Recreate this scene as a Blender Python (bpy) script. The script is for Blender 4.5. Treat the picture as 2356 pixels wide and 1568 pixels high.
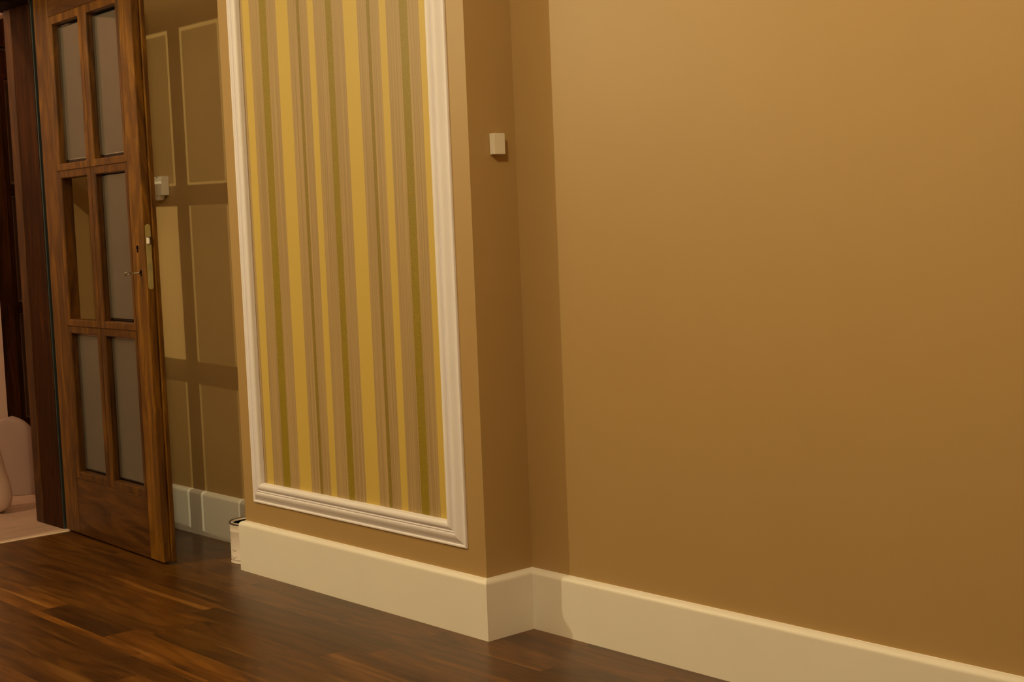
import bpy, bmesh, math, random
from mathutils import Vector, Matrix
for o in list(bpy.data.objects): bpy.data.objects.remove(o, do_unlink=True)
SC = bpy.context.scene
COL = SC.collection

# ------------------------------------------------------------------ camera
YAW, PITCH, ROLL = 0.8499, -0.0809, -0.0400
fw = Vector((-math.sin(YAW)*math.cos(PITCH), math.cos(YAW)*math.cos(PITCH), math.sin(PITCH)))
rt = Vector((math.cos(YAW), math.sin(YAW), 0)); up = rt.cross(fw)
r2 = rt*math.cos(ROLL)+up*math.sin(ROLL); u2 = -rt*math.sin(ROLL)+up*math.cos(ROLL)
cam = bpy.data.cameras.new('camera'); co = bpy.data.objects.new('camera', cam); COL.objects.link(co)
M = Matrix((r2, u2, -fw)).transposed().to_4x4(); M.translation = Vector((2.8757, -2.4065, 1.085))
co.matrix_world = M
cam.sensor_width = 36; cam.lens = 3354.06*36/2356; cam.clip_start = 0.05
SC.camera = co

# ------------------------------------------------------------------ world, lamps, exposure
w = bpy.data.worlds.new('world'); SC.world = w; w.use_nodes = True
w.node_tree.nodes['Background'].inputs[0].default_value = (1, .7, .4, 1)
w.node_tree.nodes['Background'].inputs[1].default_value = 0.0
def lamp(name, loc, power, col, rad):
    l = bpy.data.lights.new(name, 'POINT'); l.energy = power; l.color = col; l.shadow_soft_size = rad
    o = bpy.data.objects.new(name, l); COL.objects.link(o); o.location = loc; return o
lamp('wall_lamp_light', (-2.15, -2.34, 2.10), 113, (1, .83, .45), .022)
lamp('ceiling_lamp_light', (1.28, -1.62, 2.45), 70, (1, .80, .44), .03)
lamp('hall_lamp_light', (-2.78, -1.35, 2.20), 26, (1, .70, .46), .05)
vs = SC.view_settings
SC.display_settings.display_device = 'sRGB'
vs.view_transform = 'Standard'; vs.look = 'None'; vs.gamma = 1; vs.exposure = 0.0; vs.use_curve_mapping = False

# ------------------------------------------------------------------ materials
def mat(name):
    m = bpy.data.materials.new(name); m.use_nodes = True
    return m, m.node_tree.nodes, m.node_tree.links, m.node_tree.nodes['Principled BSDF']
def flat(name, col, rough=.5, metal=0, spec=.5, bump=0, bscale=300):
    m, N, L, P = mat(name)
    P.inputs['Base Color'].default_value = (*col, 1); P.inputs['Roughness'].default_value = rough
    P.inputs['Metallic'].default_value = metal; P.inputs['Specular IOR Level'].default_value = spec
    t = N.new('ShaderNodeTexCoord'); n = N.new('ShaderNodeTexNoise'); n.inputs['Scale'].default_value = bscale
    n.inputs['Detail'].default_value = 3
    L.new(t.outputs['Object'], n.inputs['Vector'])
    if bump:
        b = N.new('ShaderNodeBump'); b.inputs['Strength'].default_value = bump; b.inputs['Distance'].default_value = .001
        L.new(n.outputs['Fac'], b.inputs['Height']); L.new(b.outputs['Normal'], P.inputs['Normal'])
    # faint colour mottling
    n2 = N.new('ShaderNodeTexNoise'); n2.inputs['Scale'].default_value = 6; L.new(t.outputs['Object'], n2.inputs['Vector'])
    h = N.new('ShaderNodeHueSaturation'); h.inputs['Color'].default_value = (*col, 1)
    mr = N.new('ShaderNodeMapRange'); mr.inputs['To Min'].default_value = .97; mr.inputs['To Max'].default_value = 1.03
    L.new(n2.outputs['Fac'], mr.inputs['Value']); L.new(mr.outputs['Result'], h.inputs['Value'])
    L.new(h.outputs['Color'], P.inputs['Base Color'])
    return m
def ramp(N, stops, interp='LINEAR'):
    r = N.new('ShaderNodeValToRGB'); r.color_ramp.interpolation = interp; e = r.color_ramp.elements
    while len(e) > 1: e.remove(e[-1])
    e[0].position = stops[0][0]; e[0].color = (*stops[0][1], 1)
    for p, c in stops[1:]:
        k = e.new(p); k.color = (*c, 1)
    return r
def wood(name, dark, mid, light, grain='X', rough=.35, tint=False, stretch=14, spec=.5, coat=0, sap=None, dist=.9, fine=1):
    m, N, L, P = mat(name)
    t = N.new('ShaderNodeTexCoord'); oi = N.new('ShaderNodeObjectInfo')
    add = N.new('ShaderNodeVectorMath'); add.operation = 'ADD'
    sc = N.new('ShaderNodeVectorMath'); sc.operation = 'SCALE'; sc.inputs['Scale'].default_value = 37
    cx = N.new('ShaderNodeCombineXYZ')
    for k in range(3): L.new(oi.outputs['Random'], cx.inputs[k])
    L.new(cx.outputs[0], sc.inputs[0]); L.new(t.outputs['Object'], add.inputs[0]); L.new(sc.outputs[0], add.inputs[1])
    mp = N.new('ShaderNodeMapping')
    s = [stretch]*3; s['XYZ'.index(grain)] = 1.3; mp.inputs['Scale'].default_value = s
    L.new(add.outputs[0], mp.inputs['Vector'])
    n = N.new('ShaderNodeTexNoise'); n.inputs['Scale'].default_value = 1.6; n.inputs['Detail'].default_value = 6
    n.inputs['Distortion'].default_value = dist; n.inputs['Roughness'].default_value = .6
    L.new(mp.outputs[0], n.inputs['Vector'])
    r = ramp(N, [(.28, dark), (.5, mid), (.72, light)]); L.new(n.outputs['Fac'], r.inputs['Fac'])
    mp2 = N.new('ShaderNodeMapping'); s2 = [220]*3; s2['XYZ'.index(grain)] = 7; mp2.inputs['Scale'].default_value = s2
    L.new(add.outputs[0], mp2.inputs['Vector'])
    n2 = N.new('ShaderNodeTexNoise'); n2.inputs['Scale'].default_value = 1; n2.inputs['Detail'].default_value = 2
    L.new(mp2.outputs[0], n2.inputs['Vector'])
    mr = N.new('ShaderNodeMapRange'); mr.inputs['From Min'].default_value = .3; mr.inputs['From Max'].default_value = .7
    mr.inputs['To Min'].default_value = 1-.20*fine; mr.inputs['To Max'].default_value = 1+.15*fine
    L.new(n2.outputs['Fac'], mr.inputs['Value'])
    mul = N.new('ShaderNodeMix'); mul.data_type = 'RGBA'; mul.blend_type = 'MULTIPLY'; mul.inputs['Factor'].default_value = 1
    L.new(r.outputs['Color'], mul.inputs['A']); L.new(mr.outputs['Result'], mul.inputs['B'])
    out = mul.outputs['Result']
    if sap:
        mp3 = N.new('ShaderNodeMapping'); s3 = [22]*3; s3['XYZ'.index(grain)] = 1.1; mp3.inputs['Scale'].default_value = s3
        L.new(add.outputs[0], mp3.inputs['Vector'])
        n3 = N.new('ShaderNodeTexNoise'); n3.inputs['Scale'].default_value = 1; n3.inputs['Detail'].default_value = 1
        L.new(mp3.outputs[0], n3.inputs['Vector'])
        r3 = ramp(N, [(.655, (0, 0, 0)), (.75, (1, 1, 1))]); L.new(n3.outputs['Fac'], r3.inputs['Fac'])
        ms = N.new('ShaderNodeMix'); ms.data_type = 'RGBA'; L.new(r3.outputs['Color'], ms.inputs['Factor'])
        L.new(out, ms.inputs['A']); ms.inputs['B'].default_value = (*sap, 1); out = ms.outputs['Result']
    if tint:
        m2 = N.new('ShaderNodeMix'); m2.data_type = 'RGBA'; m2.blend_type = 'MULTIPLY'; m2.inputs['Factor'].default_value = 1
        L.new(out, m2.inputs['A']); L.new(oi.outputs['Color'], m2.inputs['B']); out = m2.outputs['Result']
    L.new(out, P.inputs['Base Color']); P.inputs['Roughness'].default_value = rough
    P.inputs['Specular IOR Level'].default_value = spec
    if coat: P.inputs['Coat Weight'].default_value = coat; P.inputs['Coat Roughness'].default_value = .25
    b = N.new('ShaderNodeBump'); b.inputs['Strength'].default_value = .12; b.inputs['Distance'].default_value = .001
    L.new(n2.outputs['Fac'], b.inputs['Height']); L.new(b.outputs['Normal'], P.inputs['Normal'])
    return m
PAINT = flat('tan_wall_paint', (.44, .285, .115), .47, spec=.5, bump=.05, bscale=500)
WHITE = flat('white_trim_paint', (.90, .85, .79), .42, bump=.03)
MOULD = flat('white_moulding_paint', (.87, .83, .90), .5)
CEIL = flat('ceiling_paint', (.75, .72, .66), .8)
HALLW = flat('hall_wall_paint', (.72, .56, .46), .7)
HALLF = wood('pale_hall_board', (.42, .30, .22), (.52, .37, .27), (.58, .43, .31), 'Y', .55)
D1, D2, D3 = (.050, .016, .001), (.135, .052, .003), (.28, .120, .008)
WOODZ = wood('door_wood_upright', D1, D2, D3, 'Z', .42, dist=2.6, stretch=9, spec=.3, tint=True, fine=.5)
WOODX = wood('door_wood_crosswise', (.026, .008, .001), (.066, .022, .002), (.125, .046, .004), 'X', .42, dist=2.8, stretch=9, spec=.3, fine=.5)
WOODY = wood('door_wood_depthwise', D1, D2, D3, 'Y', .38)
DKW = wood('dark_door_wood', (.016, .005, .001), (.042, .013, .002), (.080, .026, .003), 'Z', .6, spec=.10, dist=2, fine=.6, tint=True)
FLOORW = wood('floor_wood', (.028, .008, .001), (.088, .031, .003), (.16, .060, .008), 'X', .32, tint=True, stretch=11, spec=.36, fine=.7, sap=(.20, .085, .016), dist=1.6)
BRASS = flat('dull_brass', (.44, .36, .14), .45, metal=.2)
STEEL = flat('steel', (.42, .38, .32), .3, metal=.9)
DARKM = flat('dark_keyhole', (.005, .003, .002), .8, spec=.05)
SEAL = flat('dark_rubber_seal', (.022, .030, .030), .6)
PLAST = flat('white_plastic', (.80, .74, .64), .4)
TIN = flat('paint_can_label', (.80, .70, .66), .5, bump=.1, bscale=60)
RIM = flat('tin_rim', (.22, .17, .16), .35, metal=.5)
FOAM = flat('foam_sheet', (.68, .50, .42), .8, bump=.3, bscale=250)
def glass_mats():
    m, N, L, P = mat('frosted_glass'); N.remove(P); out = N['Material Output']
    tr = N.new('ShaderNodeBsdfTransparent'); tr.inputs[0].default_value = (.85, .83, .80, 1)
    tl = N.new('ShaderNodeBsdfTranslucent'); tl.inputs[0].default_value = (.38, .34, .30, 1)
    df = N.new('ShaderNodeBsdfDiffuse'); df.inputs[0].default_value = (.07, .06, .05, 1)
    gl = N.new('ShaderNodeBsdfGlossy'); gl.inputs['Roughness'].default_value = .35; gl.inputs[0].default_value = (.8, .8, .8, 1)
    a = N.new('ShaderNodeMixShader'); a.inputs[0].default_value = .22; L.new(tl.outputs[0], a.inputs[1]); L.new(df.outputs[0], a.inputs[2])
    b = N.new('ShaderNodeMixShader'); b.inputs[0].default_value = .37; L.new(a.outputs[0], b.inputs[1]); L.new(tr.outputs[0], b.inputs[2])
    c = N.new('ShaderNodeMixShader'); c.inputs[0].default_value = .012; L.new(b.outputs[0], c.inputs[1]); L.new(gl.outputs[0], c.inputs[2])
    n = N.new('ShaderNodeTexNoise'); n.inputs['Scale'].default_value = 900
    bp = N.new('ShaderNodeBump'); bp.inputs['Strength'].default_value = .1; L.new(n.outputs['Fac'], bp.inputs['Height']); L.new(bp.outputs[0], df.inputs['Normal'])
    L.new(c.outputs[0], out.inputs['Surface'])
    m2, N, L, P = mat('clear_glass'); N.remove(P); out = N['Material Output']
    tr = N.new('ShaderNodeBsdfTransparent'); tr.inputs[0].default_value = (.94, .95, .94, 1)
    gl = N.new('ShaderNodeBsdfGlossy'); gl.inputs['Roughness'].default_value = .05
    fr = N.new('ShaderNodeFresnel'); fr.inputs[0].default_value = 1.3
    c = N.new('ShaderNodeMixShader'); L.new(fr.outputs[0], c.inputs[0]); L.new(tr.outputs[0], c.inputs[1]); L.new(gl.outputs[0], c.inputs[2])
    L.new(c.outputs[0], out.inputs['Surface'])
    return m, m2
FROST, CLEAR = glass_mats()

def wallpaper_mat(x0, x1, edges, kinds):
    m, N, L, P = mat('striped_wallpaper')
    t = N.new('ShaderNodeTexCoord'); sp = N.new('ShaderNodeSeparateXYZ'); L.new(t.outputs['Object'], sp.inputs[0])
    mr = N.new('ShaderNodeMapRange'); mr.inputs['From Min'].default_value = x0; mr.inputs['From Max'].default_value = x1
    L.new(sp.outputs['X'], mr.inputs['Value'])
    C = dict(b=(.45, .31, .145), g=(.62, .445, .10), o=(.29, .205, .013), t=(.27, .185, .028))
    stops = [(max(0, (e-x0)/(x1-x0)), C[k]) for e, k in zip(edges, kinds)]
    r = ramp(N, stops, 'CONSTANT'); L.new(mr.outputs['Result'], r.inputs['Fac'])
    # mask of beige stripes -> fine pin lines
    mk = ramp(N, [(p, (1, 1, 1) if k == 'b' else (0, 0, 0)) for (p, _), k in zip(stops, kinds)], 'CONSTANT'); L.new(mr.outputs['Result'], mk.inputs['Fac'])
    mo = ramp(N, [(p, (1, 1, 1) if k in 'ot' else (0, 0, 0)) for (p, _), k in zip(stops, kinds)], 'CONSTANT'); L.new(mr.outputs['Result'], mo.inputs['Fac'])
    mp = N.new('ShaderNodeMapping'); mp.inputs['Scale'].default_value = (330, 1, 1.2); L.new(t.outputs['Object'], mp.inputs['Vector'])
    n = N.new('ShaderNodeTexNoise'); n.inputs['Scale'].default_value = 1; n.inputs['Detail'].default_value = 1; L.new(mp.outputs[0], n.inputs['Vector'])
    v = N.new('ShaderNodeMapRange'); v.inputs['From Min'].default_value = .35; v.inputs['From Max'].default_value = .65
    v.inputs['To Min'].default_value = .78; v.inputs['To Max'].default_value = 1.08; L.new(n.outputs['Fac'], v.inputs['Value'])
    m1 = N.new('ShaderNodeMix'); m1.data_type = 'RGBA'; m1.blend_type = 'MULTIPLY'; L.new(mk.outputs['Color'], m1.inputs['Factor'])
    L.new(r.outputs['Color'], m1.inputs['A']); L.new(v.outputs['Result'], m1.inputs['B'])
    g = N.new('ShaderNodeTexNoise'); g.inputs['Scale'].default_value = 420; g.inputs['Detail'].default_value = 2; L.new(t.outputs['Object'], g.inputs['Vector'])
    gv = N.new('ShaderNodeMapRange'); gv.inputs['From Min'].default_value = .35; gv.inputs['From Max'].default_value = .7
    gv.inputs['To Min'].default_value = .85; gv.inputs['To Max'].default_value = 1.22; L.new(g.outputs['Fac'], gv.inputs['Value'])
    m2 = N.new('ShaderNodeMix'); m2.data_type = 'RGBA'; m2.blend_type = 'MULTIPLY'; L.new(mo.outputs['Color'], m2.inputs['Factor'])
    L.new(m1.outputs['Result'], m2.inputs['A']); L.new(gv.outputs['Result'], m2.inputs['B'])
    L.new(m2.outputs['Result'], P.inputs['Base Color']); P.inputs['Roughness'].default_value = .5
    b = N.new('ShaderNodeBump'); b.inputs['Strength'].default_value = .15; b.inputs['Distance'].default_value = .0006
    L.new(g.outputs['Fac'], b.inputs['Height']); L.new(b.outputs[0], P.inputs['Normal'])
    return m

# ------------------------------------------------------------------ mesh helpers
def finish(bm, name, m, parent=None, smooth=False, mats=None):
    bmesh.ops.recalc_face_normals(bm, faces=bm.faces)
    me = bpy.data.meshes.new(name); bm.to_mesh(me); bm.free()
    for x in (mats or [m]): me.materials.append(x)
    if smooth:
        for p in me.polygons: p.use_smooth = True
    o = bpy.data.objects.new(name, me); COL.objects.link(o)
    if parent: o.parent = parent
    return o
def add_box(bm, a, b, bev=0, seg=1):
    g = bmesh.ops.create_cube(bm, size=1)
    c = [(a[i]+b[i])/2 for i in range(3)]; s = [abs(b[i]-a[i]) for i in range(3)]
    for v in g['verts']: v.co = Vector([v.co[i]*s[i]+c[i] for i in range(3)])
    if bev:
        es = list({e for v in g['verts'] for e in v.link_edges})
        bmesh.ops.bevel(bm, geom=es, offset=bev, segments=seg, affect='EDGES', profile=.6)
def box(name, a, b, m, parent=None, bev=0, seg=1):
    bm = bmesh.new(); add_box(bm, a, b, bev, seg); return finish(bm, name, m, parent)
def empty(name, loc, rz=0):
    o = bpy.data.objects.new(name, None); COL.objects.link(o); o.location = loc; o.rotation_euler = (0, 0, rz)
    o.empty_display_size = .1; return o
def tag(o, label, cat, group=None, kind=None):
    o['label'] = label; o['category'] = cat
    if group: o['group'] = group
    if kind: o['kind'] = kind
    return o
def S(o, label, cat): return tag(o, label, cat, kind='structure')
def loft(bm, rings, closed=True, caps=True):
    R = [[bm.verts.new(p) for p in r] for r in rings]
    n = len(R[0])
    for i in range(len(R)-1):
        for j in range(n if closed else n-1):
            bm.faces.new((R[i][j], R[i][(j+1) % n], R[i+1][(j+1) % n], R[i+1][j]))
    if caps:
        bm.faces.new(R[0]); bm.faces.new(list(reversed(R[-1])))
def cyl_z(bm, c, prof, n=40):
    loft(bm, [[(c[0]+r*math.cos(2*math.pi*k/n), c[1]+r*math.sin(2*math.pi*k/n), c[2]+z) for k in range(n)] for r, z in prof])

# ------------------------------------------------------------------ dimensions
W, DD, D2Y, TB, HF, HB = 1.20, .160, .1915, .0175, .1513, .1625
XL, XH = -2.287, -2.585     # room face and hall face of the left wall
YJ = -.112                  # far jamb face
YN = -.945                  # near jamb
CH = 2.65
XR, YF, XW = 3.8, -4.2, -4.2

def wall_hall_obj():
    bm = bmesh.new(); add_box(bm, (-4.0, -1.7, 0), (-3.93, 2.0, CH)); add_box(bm, (-3.93, -1.7, 0), (-3.86, .318, CH)); add_box(bm, (-3.93, 1.2, 0), (-3.86, 2.0, CH))
    return finish(bm, 'wall_hall', HALLW)
# ------------------------------------------------------------------ structure: walls, ceiling, floor base
S(box('wall_right', (0, DD, 0), (XR, DD+.3, CH), PAINT), 'large plain tan wall filling the right half, behind the long skirting board', 'wall')
S(box('wall_column', (-W, 0, 0), (0, .46, CH), PAINT), 'tan projecting wall pier that carries the striped wallpaper panel', 'wall')
S(box('wall_back', (XH, D2Y, 0), (-W, D2Y+.27, CH), PAINT), 'shaded tan wall in the recess behind the open glazed door', 'wall')
bm = bmesh.new()
add_box(bm, (XH, YJ+.045, 0), (XL, D2Y, CH)); add_box(bm, (XH, -1.7, 0), (XL, YN-.045, CH)); add_box(bm, (XH, YN-.045, 2.03), (XL, YJ+.045, CH))
S(finish(bm, 'wall_left', PAINT), 'tan wall at the left around the doorway to the hall', 'wall')
S(wall_hall_obj(), 'pale pink hall wall seen beyond the doorway at the left edge', 'wall')
S(box('wall_hall_end', (-4.0, 2.0, 0), (XH, 2.1, CH), HALLW), 'end wall closing the hall beyond the doorway', 'wall')
S(box('wall_hall_inner', (XH, D2Y+.27, 0), (XH+.1, 2.0, CH), HALLW), 'hall side wall hidden behind the recess', 'wall')
S(box('wall_hall_near', (-4.0, -1.7, 0), (XH, -1.6, CH), HALLW), 'hall wall on the near side, outside the picture', 'wall')
S(box('wall_side', (XR, YF, 0), (XR+.1, DD, CH), PAINT), 'tan wall of the room to the right of the camera', 'wall')
S(box('wall_front', (XW-.1, YF-.1, 0), (XR+.1, YF, CH), PAINT), 'tan wall of the room behind the camera', 'wall')
S(box('wall_far_left', (XW-.1, YF, 0), (XW, -1.7, CH), PAINT), 'tan wall at the far left of the room, outside the picture', 'wall')
S(box('ceiling', (XW-.1, YF-.1, CH), (XR+.1, 2.1, CH+.1), CEIL), 'pale ceiling above the room, outside the picture', 'ceiling')

# floor with single strips
random.seed(11)
floor = empty('floor', (0, 0, 0)); S(floor, 'dark reddish brown hardwood strip floor with satin sheen', 'floor')
box('floor_base', (XW-.1, YF-.1, -.12), (XR+.1, 2.1, -.014), FLOORW, floor).color = (.8, .8, .8, 1)
PW = .098
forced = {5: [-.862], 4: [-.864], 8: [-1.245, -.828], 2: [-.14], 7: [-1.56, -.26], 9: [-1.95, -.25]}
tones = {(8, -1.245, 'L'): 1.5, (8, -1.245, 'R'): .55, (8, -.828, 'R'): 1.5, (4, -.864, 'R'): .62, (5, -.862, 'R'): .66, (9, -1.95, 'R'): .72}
pm = {}
def plank(x0, x1, y0, y1, tone):
    L_ = round(x1-x0, 3); key = L_
    g = .0001
    if key not in pm:
        bm = bmesh.new(); add_box(bm, (-L_/2+g, -PW/2+g, -.014), (L_/2-g, PW/2-g, 0), .0002)
        bmesh.ops.recalc_face_normals(bm, faces=bm.faces)
        me = bpy.data.meshes.new('plank'); bm.to_mesh(me); bm.free(); me.materials.append(FLOORW); pm[key] = me
    o = bpy.data.objects.new('plank', pm[key]); COL.objects.link(o); o.parent = floor
    o.location = ((x0+x1)/2, (y0+y1)/2, 0)
    t = tone; h = random.uniform(-.05, .05)
    o.color = (t*(1+h*.5), t, t*(1-h), 1)
def narrow(x0, x1, y0, y1, tone):
    L_, h = x1-x0, y1-y0; bm = bmesh.new(); add_box(bm, (-L_/2+.0002, -h/2+.0002, -.014), (L_/2-.0002, h/2-.0002, 0), .0003)
    o = finish(bm, 'plank', FLOORW, floor); o.location = ((x0+x1)/2, (y0+y1)/2, 0); o.color = (tone, tone*.98, tone*.92, 1)
def q(v): return round(v/.02)*.02
XEND = 3.8
row = 0; y = .196
YEND = -2.3
while y > YEND:
    y0 = y-PW
    js = [XL+.002]
    f = sorted(forced.get(row, []))
    x = XL - random.uniform(.1, .5)
    pts = []
    while x < XEND:
        x += random.choice([.42, .5, .58, .66, .74]); pts.append(x)
    pts = [p for p in pts if p > XL+.15 and p < XEND-.15 and all(abs(p-k) > .3 for k in f)]
    if row == 8: pts = [p for p in pts if not (-1.245 < p < -.828)]
    js += sorted(pts+f)+[XEND]
    for a, b in zip(js[:-1], js[1:]):
        tone = random.choice([.82, .9, .95, 1.0, 1.05, 1.14])
        for (rw, xx, side), tv in tones.items():
            if rw == row and ((side == 'L' and abs(b-xx) < 1e-6) or (side == 'R' and abs(a-xx) < 1e-6)): tone = tv
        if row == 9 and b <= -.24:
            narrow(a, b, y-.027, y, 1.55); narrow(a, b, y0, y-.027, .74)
        else: plank(a, b, y0, y, tone)
    y = y0; row += 1
base_lo = box('floor_margin', (XW-.1, YF-.1, -.014), (XR+.1, y, 0), FLOORW, floor); base_lo.color = (.95, .95, .95, 1)
S(box('hall_floor', (-4.0, -1.6, -.014), (XL-.012, 2.0, 0), HALLF), 'pale pinkish board floor of the hall beyond the doorway', 'floor')
S(box('trim_1', (XL-.014, YN, -.014), (XL+.001, YJ-.002, .0015), flat('threshold_strip', (.70, .55, .40), .4)), 'thin pale threshold strip between hall floor and wooden floor', 'trim')

# ------------------------------------------------------------------ baseboards (profile swept along a mitred path)
def base_profile():
    p = [(0, 0), (TB, 0), (TB, HF-.004)]
    for k in range(1, 9):
        a = k/8*math.pi/2
        p.append((TB-.0155*(1-math.cos(a)), HF-.004+(HB-HF+.003)*math.sin(a)))
    p += [(0, HB)]
    return p
PROF = base_profile()
def baseboard(name, p0, p1, n, e0, e1, label):
    """run from p0 to p1 on the wall plane, n = outward normal, e0/e1 = mitre gain per unit of thickness at each end"""
    p0, p1, n = Vector(p0), Vector(p1), Vector(n); d = (p1-p0).normalized()
    bm = bmesh.new()
    loft(bm, [[(p0-d*e0*t+n*t+Vector((0, 0, z))) for t, z in PROF], [(p1+d*e1*t+n*t+Vector((0, 0, z))) for t, z in PROF]])
    o = finish(bm, name, WHITE); S(o, label, 'baseboard')
    return o
baseboard('baseboard_column', (-W, 0, 0), (0, 0, 0), (0, -1, 0), 1, .985, 'white skirting board along the foot of the pier below the striped panel')
baseboard('baseboard_side', (0, 0, 0), (0, DD, 0), (1, 0, 0), .985, -1.02, 'short white skirting board on the return of the pier below the small white box')
baseboard('baseboard_right', (0, DD, 0), (XR, DD, 0), (0, -1, 0), -1, 0, 'long white skirting board running along the large tan wall to the lower right corner')
baseboard('baseboard_recess', (-W, D2Y, 0), (-W, 0, 0), (-1, 0, 0), -1, 1, 'white skirting board on the hidden left side of the pier, behind the tin')
baseboard('baseboard_back', (XL, D2Y, 0), (-W, D2Y, 0), (0, -1, 0), 0, -1, 'white skirting board in shade between the open door and the paint tin')

# ------------------------------------------------------------------ striped wallpaper panel with moulded frame
FXL, FXR, FZB, FZT = -1.1372, -.0729, .231, 2.38
FWd = .0685
panel = empty('wall_panel', ((FXL+FXR)/2, 0, FZB))
tag(panel, 'tall striped wallpaper panel in gold, beige and olive inside a white moulded frame', 'wall panel')
edges = [-1.09, -1.0547, -1.0156, -.9578, -.9225, -.8687, -.8058, -.7567, -.7445, -.7033, -.6696, -.6113, -.579, -.5222, -.460, -.412, -.400, -.3585, -.3247, -.2667, -.231, -.181]
kinds = 'bgbobgbtbgbobgbtbgbobg'
WP = wallpaper_mat(-1.09, -.12, edges, kinds)
wp = box('wallpaper', (FXL+.03, -.0012, FZB+.03), (FXR-.03, .0005, FZT-.03), WP); wp.parent = panel; wp.matrix_parent_inverse = Matrix.Translation(-Vector(panel.location))
mp_ = [(0, -.001), (0, .0045), (.0015, .006), (.005, .0062), (.0068, .0052), (.0078, .0032), (.0095, .0034)]
for k in range(0, 9):
    a = k/8; mp_.append((.011+.027*a, .0045+.010*math.sin(a*math.pi*.62)/math.sin(.62*math.pi)*a**.35 if a > 0 else .0042))
mp_ += [(.0395, .0105), (.0410, .0103), (.0425, .0128), (.0445, .0138), (.0465, .0128), (.0478, .0102), (.0495, .0102)]
for k in range(0, 11):
    a = math.pi*(k/10); mp_.append((.0615-.0115*math.cos(a), .010+.0085*math.sin(a)))
mp_ += [(.0735, .006), (.0745, .004), (.0745, -.001)]
mp_ = [(t*FWd/.0745, h) for t, h in mp_]
def side(c0, c1, inn, label=None):
    """mitred stick: c0,c1 outer corners (x,z); inn = inward direction in the wall plane"""
    c0, c1, inn = Vector(c0), Vector(c1), Vector(inn); d = (c1-c0).normalized(); bm = bmesh.new()
    def ring(c, s): return [((c+inn*t+d*s*t).x, -h, (c+inn*t+d*s*t).y) for t, h in mp_]
    loft(bm, [ring(c0, .99), ring(c1, -.99)])
    o = finish(bm, 'moulding', MOULD); o.parent = panel; o.matrix_parent_inverse = Matrix.Translation(-Vector(panel.location))
side((FXL, FZB), (FXR, FZB), (0, 1)); side((FXL, FZT), (FXR, FZT), (0, -1))
side((FXL, FZB), (FXL, FZT), (1, 0)); side((FXR, FZB), (FXR, FZT), (-1, 0))

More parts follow.
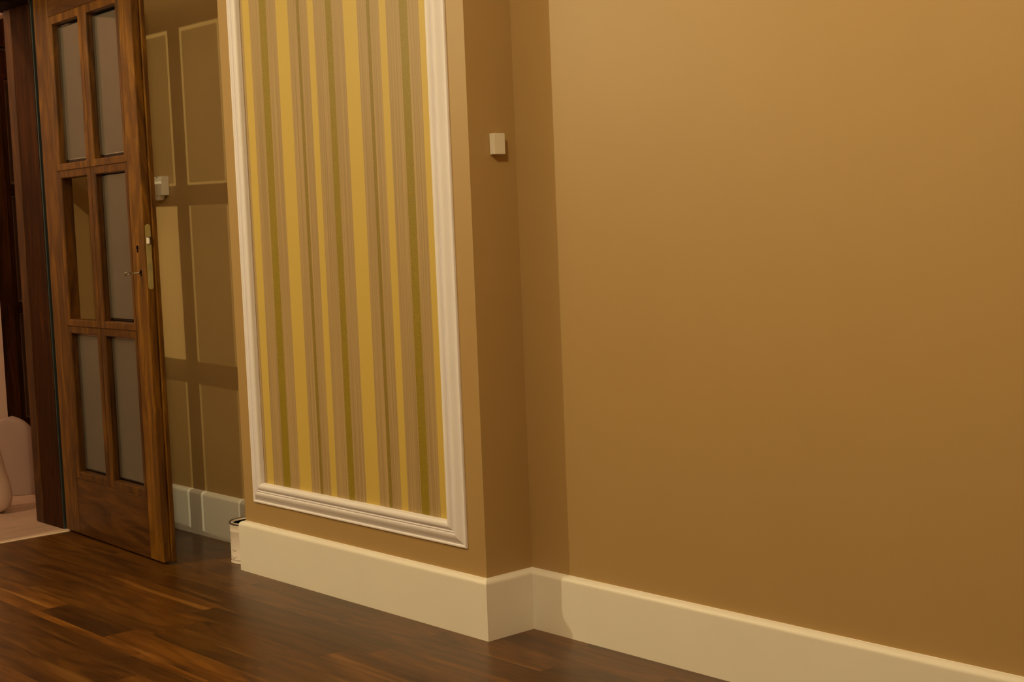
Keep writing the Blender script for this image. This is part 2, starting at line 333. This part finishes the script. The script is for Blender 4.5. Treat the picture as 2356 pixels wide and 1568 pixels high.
# ------------------------------------------------------------------ glazed door leaf (local x along the leaf, y towards the recess)
def grid_door(leaf, wz, wx, lw=.807, u0=-.017, ztop=1.985, front_panes=True, missing=None, thick=.042, lipr=.013):
    Z0 = .008
    SL, SR = .112, .707                      # groove lines next to the beads
    t1 = .027
    G = .0012
    # stiles with the rebate lip at the back
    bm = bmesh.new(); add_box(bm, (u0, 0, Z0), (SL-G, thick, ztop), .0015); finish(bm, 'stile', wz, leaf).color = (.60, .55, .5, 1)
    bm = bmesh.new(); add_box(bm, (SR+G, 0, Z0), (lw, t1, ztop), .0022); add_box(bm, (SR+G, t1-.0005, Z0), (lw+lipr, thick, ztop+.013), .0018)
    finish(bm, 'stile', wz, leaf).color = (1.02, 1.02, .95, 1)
    rows = [(1.360, 1.853), (.801, 1.307), (.2425, .749)]
    mc, mh, bd = .4095, .036, .030
    # rails (cores lie between the beads)
    box('rail', (SL, .0, 1.853+bd), (SR, thick-.001, ztop), wx, leaf, .0015)
    box('rail', (SL, .0035, 1.307+.024), (SR, thick-.0035, 1.360-.024), wx, leaf)
    box('rail', (SL, .0035, .749+.024), (SR, thick-.0035, .801-.024), wx, leaf)
    box('rail', (SL, .0, Z0), (SR, thick-.001, .2425-.0285), wx, leaf, .0015)
    for r_, (za, zb) in enumerate(rows):
        box('glazing_bar', (mc-.007, .0035, za-.02), (mc+.007, thick-.0035, zb+.02), wz, leaf)
        for c_, (xa, xb) in enumerate(((SL+bd, mc-mh), (mc+mh, SR-bd))):
            oxa, oxb = (SL, mc-.0012) if c_ == 0 else (mc+.0012, SR)
            if c_ == 1: xb = SR-.021
            oza = {0: 1.3345, 1: .7760, 2: .2140}[r_]; ozb = {0: 1.853+bd, 1: 1.3325, 2: .7740}[r_]
            # bead ring: front face flat with a rounded inner arris, reveal down to the glass, same on the back
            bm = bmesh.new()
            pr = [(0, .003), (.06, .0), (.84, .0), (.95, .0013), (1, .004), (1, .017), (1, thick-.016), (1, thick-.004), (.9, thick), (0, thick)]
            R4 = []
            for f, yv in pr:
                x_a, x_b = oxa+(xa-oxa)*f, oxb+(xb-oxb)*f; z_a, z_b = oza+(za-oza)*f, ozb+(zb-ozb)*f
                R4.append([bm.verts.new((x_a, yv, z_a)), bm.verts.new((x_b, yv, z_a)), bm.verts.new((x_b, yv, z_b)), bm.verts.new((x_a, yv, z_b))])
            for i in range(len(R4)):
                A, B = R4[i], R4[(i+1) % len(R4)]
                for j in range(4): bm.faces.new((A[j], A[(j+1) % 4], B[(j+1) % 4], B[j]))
            bead = finish(bm, 'glazing_bead', wz, leaf); bead.color = [(.78, .72, .65, 1), (.60, .53, .45, 1), (.52, .47, .4, 1)][r_]  # tint drops row by row downward, light falloff put into the colour
            if missing == (r_, c_): continue
            # pane: frosted field with a clear bevelled border
            yg = .0185; e = .0135; bm = bmesh.new()
            def ring(x_a, x_b, z_a, z_b, yy): return [bm.verts.new(p) for p in ((x_a, yy, z_a), (x_b, yy, z_a), (x_b, yy, z_b), (x_a, yy, z_b))]
            a0 = ring(xa-.001, xb+.001, za-.001, zb+.001, yg+.001); a1 = ring(xa+e, xb-e, za+(e, .011, .011)[r_], zb-(e, .006, .005)[r_], yg)
            fcs = [bm.faces.new((a0[j], a0[(j+1) % 4], a1[(j+1) % 4], a1[j])) for j in range(4)]
            b0 = ring(xa-.001, xb+.001, za-.001, zb+.001, yg+.004)
            for j in range(4): bm.faces.new((a0[j], a0[(j+1) % 4], b0[(j+1) % 4], b0[j]))
            f0 = bm.faces.new(a1)
            bm.faces.new(b0)
            for f in bm.faces: f.material_index = 1
            f0.material_index = 0
            finish(bm, 'pane', FROST, leaf, mats=[FROST, CLEAR])
door = empty('door_1', (XL, -.1161, 0), -.0457)
S(door, 'brown glazed wooden door standing open at the left, with key and one pane missing', 'door')
grid_door(door, WOODZ, WOODX, missing=(1, 0))
# lock: faceplate on the closing edge
EX = .807
bm = bmesh.new(); ring_ = []
zc0, zc1, yc, rr = .915+.009, 1.128-.009, .0135, .009
for k in range(13): a = math.pi*k/12; ring_.append((yc+rr*math.cos(a), zc1+rr*math.sin(a)))
for k in range(13): a = math.pi+math.pi*k/12; ring_.append((yc+rr*math.cos(a), zc0+rr*math.sin(a)))
loft(bm, [[(EX-.002, a, b) for a, b in ring_], [(EX+.0016, a, b) for a, b in ring_]])
plate = finish(bm, 'lock_faceplate', BRASS, door); plate['label'] = 'long dull brass lock faceplate with rounded ends'
for zz in (1.116, .927):
    bm = bmesh.new(); n = 14
    loft(bm, [[(EX+xx, yc+r_*math.cos(2*math.pi*k/n), zz+r_*math.sin(2*math.pi*k/n)) for k in range(n)] for xx, r_ in ((.001, .0042), (.0022, .004), (.0024, .002))])
    finish(bm, 'screw', BRASS, plate)
bm = bmesh.new()
loft(bm, [[(EX+.001, .006, zz), (EX+.012, .010, zz), (EX+.012, .013, zz), (EX+.001, .021, zz)] for zz in (1.064, 1.084)])
finish(bm, 'latch_bolt', flat('bright_steel', (.75, .70, .68), .35, metal=.3), plate)
box('dead_bolt', (EX+.001, .008, .975), (EX+.0022, .019, 1.0), flat('dull_bolt', (.34, .30, .14), .5), plate)
box('latch_slot', (EX+.001, .0085, 1.0625), (EX+.0021, .0222, 1.0857), DARKM, plate)
def keyhole(u, z, s=1):
    bm = bmesh.new(); pts = []
    for k in range(16):
        a = -math.pi*.33+2*math.pi*.83*k/15; pts.append((u+.0072*s*math.cos(a), z+.0062*s*math.sin(a)))
    pts += [(u-.0045*s, z-.0125*s), (u+.0045*s, z-.0125*s)]
    loft(bm, [[(a, -.0004, b) for a, b in pts], [(a, .002, b) for a, b in pts]])
    o = finish(bm, 'keyhole', DARKM, door); o['label'] = 'dark keyhole'
keyhole(.751, 1.052, 1.25); keyhole(.766, .972, 1.1)
# key in the lower keyhole
bm = bmesh.new(); n = 12
loft(bm, [[(.766+r_*math.cos(2*math.pi*k/n), yy, .969+r_*math.sin(2*math.pi*k/n)) for k in range(n)] for yy, r_ in ((.01, .0022), (-.006, .0022), (-.0062, .0034), (-.0085, .0034), (-.0087, .0022), (-.036, .0022), (-.038, .003))])
R_, r_ = .0088, .0022; rings = []
for k in range(24):
    a = 2*math.pi*k/24
    rr_ = []
    for j in range(10):
        b = 2*math.pi*j/10; px_ = (R_+r_*math.cos(b))*math.sin(a); pz_ = r_*math.sin(b)   # bow turned about the shank
        rr_.append((.766+px_*.80-pz_*.60, -.0465+(R_+r_*math.cos(b))*math.cos(a), .969+px_*.60+pz_*.80))
    rings.append(rr_)
loft(bm, rings+[rings[0]], caps=False)
key = finish(bm, 'key', STEEL, door, smooth=True); key['label'] = 'small steel key with an oval bow, sticking out of the lower keyhole'
# ------------------------------------------------------------------ door frame
fr = empty('trim_2', (XL, YJ, 0)); S(fr, 'brown wooden door frame lining the thickness of the left wall', 'door frame')
def fp(name, a, b, m, bev=.002):
    o = box(name, a, b, m, None, bev); o.parent = fr; o.matrix_parent_inverse = Matrix.Translation(-Vector(fr.location)); return o
fp('jamb', (XH, YJ, 0), (-2.515, YJ+.045, 1.959), WOODZ, .004).color = (.42, .38, .33, 1)
fp('jamb', (-2.515, YJ+.0015, 0), (-2.350, YJ+.045, 1.959), DKW, .001)
fp('jamb', (-2.350, YJ+.034, 0), (XL, YJ+.046, 2.01), DKW, .001)
fp('rubber_seal', (-2.350, YJ+.004, 0), (-2.343, YJ+.034, 2.005), SEAL, .001)['label'] = 'dark rubber weather seal strip'
fp('jamb', (XH, YN-.045, 0), (-2.350, YN, 1.957), WOODZ)
fp('jamb', (-2.350, YN-.045, 0), (XL, YN-.03, 2.0), WOODZ)
fp('frame_head', (XH, YN, 1.957), (-2.350, YJ, 2.03), DKW).color = (.3, .3, .3, 1)  # both heads tinted near black, shade of the unlit lintel in the colour
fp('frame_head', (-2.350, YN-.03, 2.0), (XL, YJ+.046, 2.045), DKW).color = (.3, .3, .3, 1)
fp('casing', (XL, YJ+.046, 0), (XL+.014, YJ+.088, 2.07), WOODZ, .003)
fp('casing', (XL, YN-.11, 0), (XL+.014, YN-.03, 2.07), WOODZ, .003)
fp('casing', (XL, YN-.03, 2.0), (XL+.014, YJ+.046, 2.07), WOODZ, .003)

# ------------------------------------------------------------------ second glazed door across the hall
door2 = empty('door_2', (-3.90, .325-.0+.82, 0), 0)
S(door2, 'dark brown glazed door across the hall, seen beyond the doorway at the left edge', 'door')
door2.rotation_euler = (0, 0, -math.pi/2)
# local x runs from hinge (far) to near edge; local y is into the wall (-x world) after the turn
door2.location = (-3.885, 1.105, 0); door2.scale = (1, -1, 1)
door2.scale = (1, 1, 1)
grid_door(door2, DKW, DKW, lipr=.0)
for ch in door2.children: ch.location.y = -.042
fr2 = empty('trim_3', (-3.93, .32, 0)); S(fr2, 'dark brown frame and panelled head around the door across the hall', 'door frame')
for a, b, nm in (((-3.93, .319, 2.0), (-3.875, 1.199, 2.50), 'frame_head'), ((-3.93, 1.13, 0), (-3.875, 1.199, 2.0), 'jamb')):
    o = box(nm, a, b, DKW, None, .002); o.parent = fr2; o.matrix_parent_inverse = Matrix.Translation(-Vector(fr2.location))

# ------------------------------------------------------------------ small white box on the pier return
sb = empty('sensor_box', (0, .0875, 1.262)); tag(sb, 'small plain white box on the narrow return of the pier, beside the striped panel', 'wall box')
box('housing', (.0015, -.0185, 0), (.0205, .0185, .054), PLAST, sb, .0015, 2)
box('back_plate', (0, -.0165, .002), (.002, .0165, .052), PLAST, sb)
# thermostat behind the door
th = empty('thermostat', (-1.965, D2Y, 1.234)); tag(th, 'white thermostat box with a small plug below, on the recess wall beside the open door', 'thermostat')
box('housing', (-.045, -.030, .0), (.031, 0, .050), PLAST, th, .002, 2)
bm = bmesh.new()
loft(bm, [[(xx, 0, .0495), (xx, -.030, .0495), (xx, -.0285, .056), (xx, -.026, .0685), (xx, 0, .0685)] for xx in (-.045, .031)])
finish(bm, 'top_cover', PLAST, th)
box('slot', (-.008, -.0285, .0645), (.0, -.024, .0665), DARKM, th)
bm = bmesh.new()
loft(bm, [[(xa, -.026, z_), (xb, -.026, z_), (xb, -.006, z_), (xa, -.006, z_)] for xa, xb, z_ in ((-.036, .012, .001), (-.034, .006, -.008), (-.022, -.004, -.016))])
pl = finish(bm, 'plug', PLAST, th)

# ------------------------------------------------------------------ paint tin
can = empty('paint_can', (-1.315, .080, 0)); can.scale = (1, 1, 1.09); tag(can, 'white paint tin with a shiny metal rim half hidden behind the pier skirting', 'paint can')
bm = bmesh.new(); cyl_z(bm, (0, 0, 0), [(.0635, 0), (.0655, .001), (.0655, .003), (.064, .0045), (.064, .012), (.0645, .0125), (.064, .013), (.064, .096), (.0648, .0975), (.064, .099), (.064, .114), (.0648, .116), (.0625, .119)], 56)
finish(bm, 'body', TIN, can, True)
bm = bmesh.new(); cyl_z(bm, (0, 0, 0), [(.064, .1185), (.0668, .1195), (.0672, .1225), (.0655, .1245), (.0625, .1240), (.0615, .121), (.060, .119), (.0585, .119)], 56)
finish(bm, 'rim', RIM, can, True)
bm = bmesh.new(); cyl_z(bm, (0, 0, 0), [(.059, .1185), (.0585, .1225), (.056, .1235), (.0535, .1225), (.051, .117), (.049, .1165), (.002, .117)], 48)
finish(bm, 'lid', flat('tin_lid', (.80, .72, .66), .45, metal=.1), can, True)
DK = flat('label_print', (.30, .20, .18), .6)
bm = bmesh.new()   # embossed marks on the label
def patch(a0, a1, z0, z1, r_=.0643):
    n = 6
    loft(bm, [[(r*math.cos(a0+(a1-a0)*k/n), r*math.sin(a0+(a1-a0)*k/n), z) for r, z in ((r_-.0006, z0+(z1-z0)*k/n), (r_, z0+(z1-z0)*k/n), (r_, z0+(z1-z0)*k/n+.0016), (r_-.0006, z0+(z1-z0)*k/n+.0016))] for k in range(n+1)])
for a0, a1, z0, z1 in ((4.55, 4.75, .042, .037), (4.75, 4.95, .037, .041), (4.5, 4.75, .020, .014), (4.75, 4.95, .014, .021), (4.68, 4.8, .018, .010)):
    patch(a0, a1, z0, z1)
finish(bm, 'label_print', DK, can)

# ------------------------------------------------------------------ foam sheet curled up in the hall
fs = empty('foam_sheet', (-3.15, .0, 0)); tag(fs, 'large curled sheet of pale pink packing foam on the hall floor beyond the doorway', 'packing foam')
def sheet(name, pts, hfun, th_, m):
    """vertical sheet standing along plan points with arched top"""
    bm = bmesh.new(); rings = []
    n = len(pts)
    for i, (x, y_) in enumerate(pts):
        t = Vector((pts[min(i+1, n-1)][0]-pts[max(i-1, 0)][0], pts[min(i+1, n-1)][1]-pts[max(i-1, 0)][1], 0)).normalized(); nn = Vector((-t.y, t.x, 0))
        z0, z1, lean = hfun(i/(n-1))
        ring = []
        for k in range(9):
            f = k/8; ring.append(Vector((x, y_, z0+(z1-z0)*f))+nn*(lean*f*f))
        back = [p+nn*th_ for p in reversed(ring)]
        rings.append([tuple(p) for p in ring+back])
    loft(bm, rings); o = finish(bm, name, m, None, True); o.parent = fs; o.matrix_parent_inverse = Matrix.Translation(-Vector(fs.location)); return o
# back fold: slab with a rounded top standing across the view; front fold: a lobe bulging beside it
RV = Vector((.66, .7513)); NV = Vector((.7513, -.66))
def lobe(name, c, depth, table, m, tilt=0):
    bm = bmesh.new(); rings = []
    for z, wl, wr in table:
        ring = []
        for j in range(28):
            a = 2*math.pi*j/28; ca, sa = math.cos(a), math.sin(a)
            lat = (wr if ca > 0 else wl)*abs(ca)**.8*(1 if ca > 0 else -1); dep = depth*abs(sa)**.8*(1 if sa > 0 else -1)
            p = Vector(c)+RV*lat+NV*(dep+tilt*z); ring.append((p.x, p.y, z))
        rings.append(ring)
    loft(bm, rings); o = finish(bm, name, m, None, True); o.parent = fs; o.matrix_parent_inverse = Matrix.Translation(-Vector(fs.location)); return o
tb_ = [(0, .118, .118), (.004, .12, .12), (.10, .12, .12), (.20, .12, .12)]
for k in range(1, 10):
    a = k/9*math.pi/2; tb_.append((.20+.135*math.sin(a), max(.004, .12*math.cos(a)), max(.004, .12*math.cos(a))))
lobe('back_fold', (-3.262, .079), .045, tb_, flat('foam_sheet_shaded', (.43, .325, .275), .8, bump=.3, bscale=250))  # darker copy of the foam colour, angle shading put into the albedo
lobe('front_fold', (-2.925, -.185), .05, [(0, .10, .068), (.012, .11, .090), (.027, .12, .107), (.050, .12, .116), (.071, .12, .119), (.116, .12, .114), (.179, .12, .098), (.23, .12, .089), (.268, .12, .083), (.295, .11, .070), (.315, .08, .045), (.325, .03, .012)], FOAM, .05)
cr = bmesh.new(); bmesh.ops.create_icosphere(cr, subdivisions=1, radius=.004)
for v in cr.verts: v.co = Vector((v.co.x*1.2, v.co.y, v.co.z*.7+.0026))
crumb = finish(cr, 'foam_crumb', PLAST); crumb.location = (-2.70, -.17, 0); tag(crumb, 'tiny white crumb lying on the pale hall floor', 'crumb')

# ------------------------------------------------------------------ hall pendant
ray = (fw + r2*((-8-1178)/3354.06) - u2*((36-784)/3354.06)); C0 = Vector((2.8757, -2.4065, 1.085)); tt = (-3.40-C0.x)/ray.x
pc = C0+ray*tt
lp = empty('pendant_lamp', pc); tag(lp, 'pale saucer-shaped lampshade hanging in the dark hall at the top left corner', 'lamp')
bm = bmesh.new(); cyl_z(bm, (0, 0, 0), [(.004, -.013), (.022, -.0125), (.035, -.007), (.038, .0), (.034, .007), (.020, .0115), (.004, .013)], 32)
finish(bm, 'shade', flat('lamp_shade', (.80, .66, .58), .5), lp, True)
box('cord', (-.0015, -.0015, .012), (.0015, .0015, CH-pc.z), DARKM, lp)
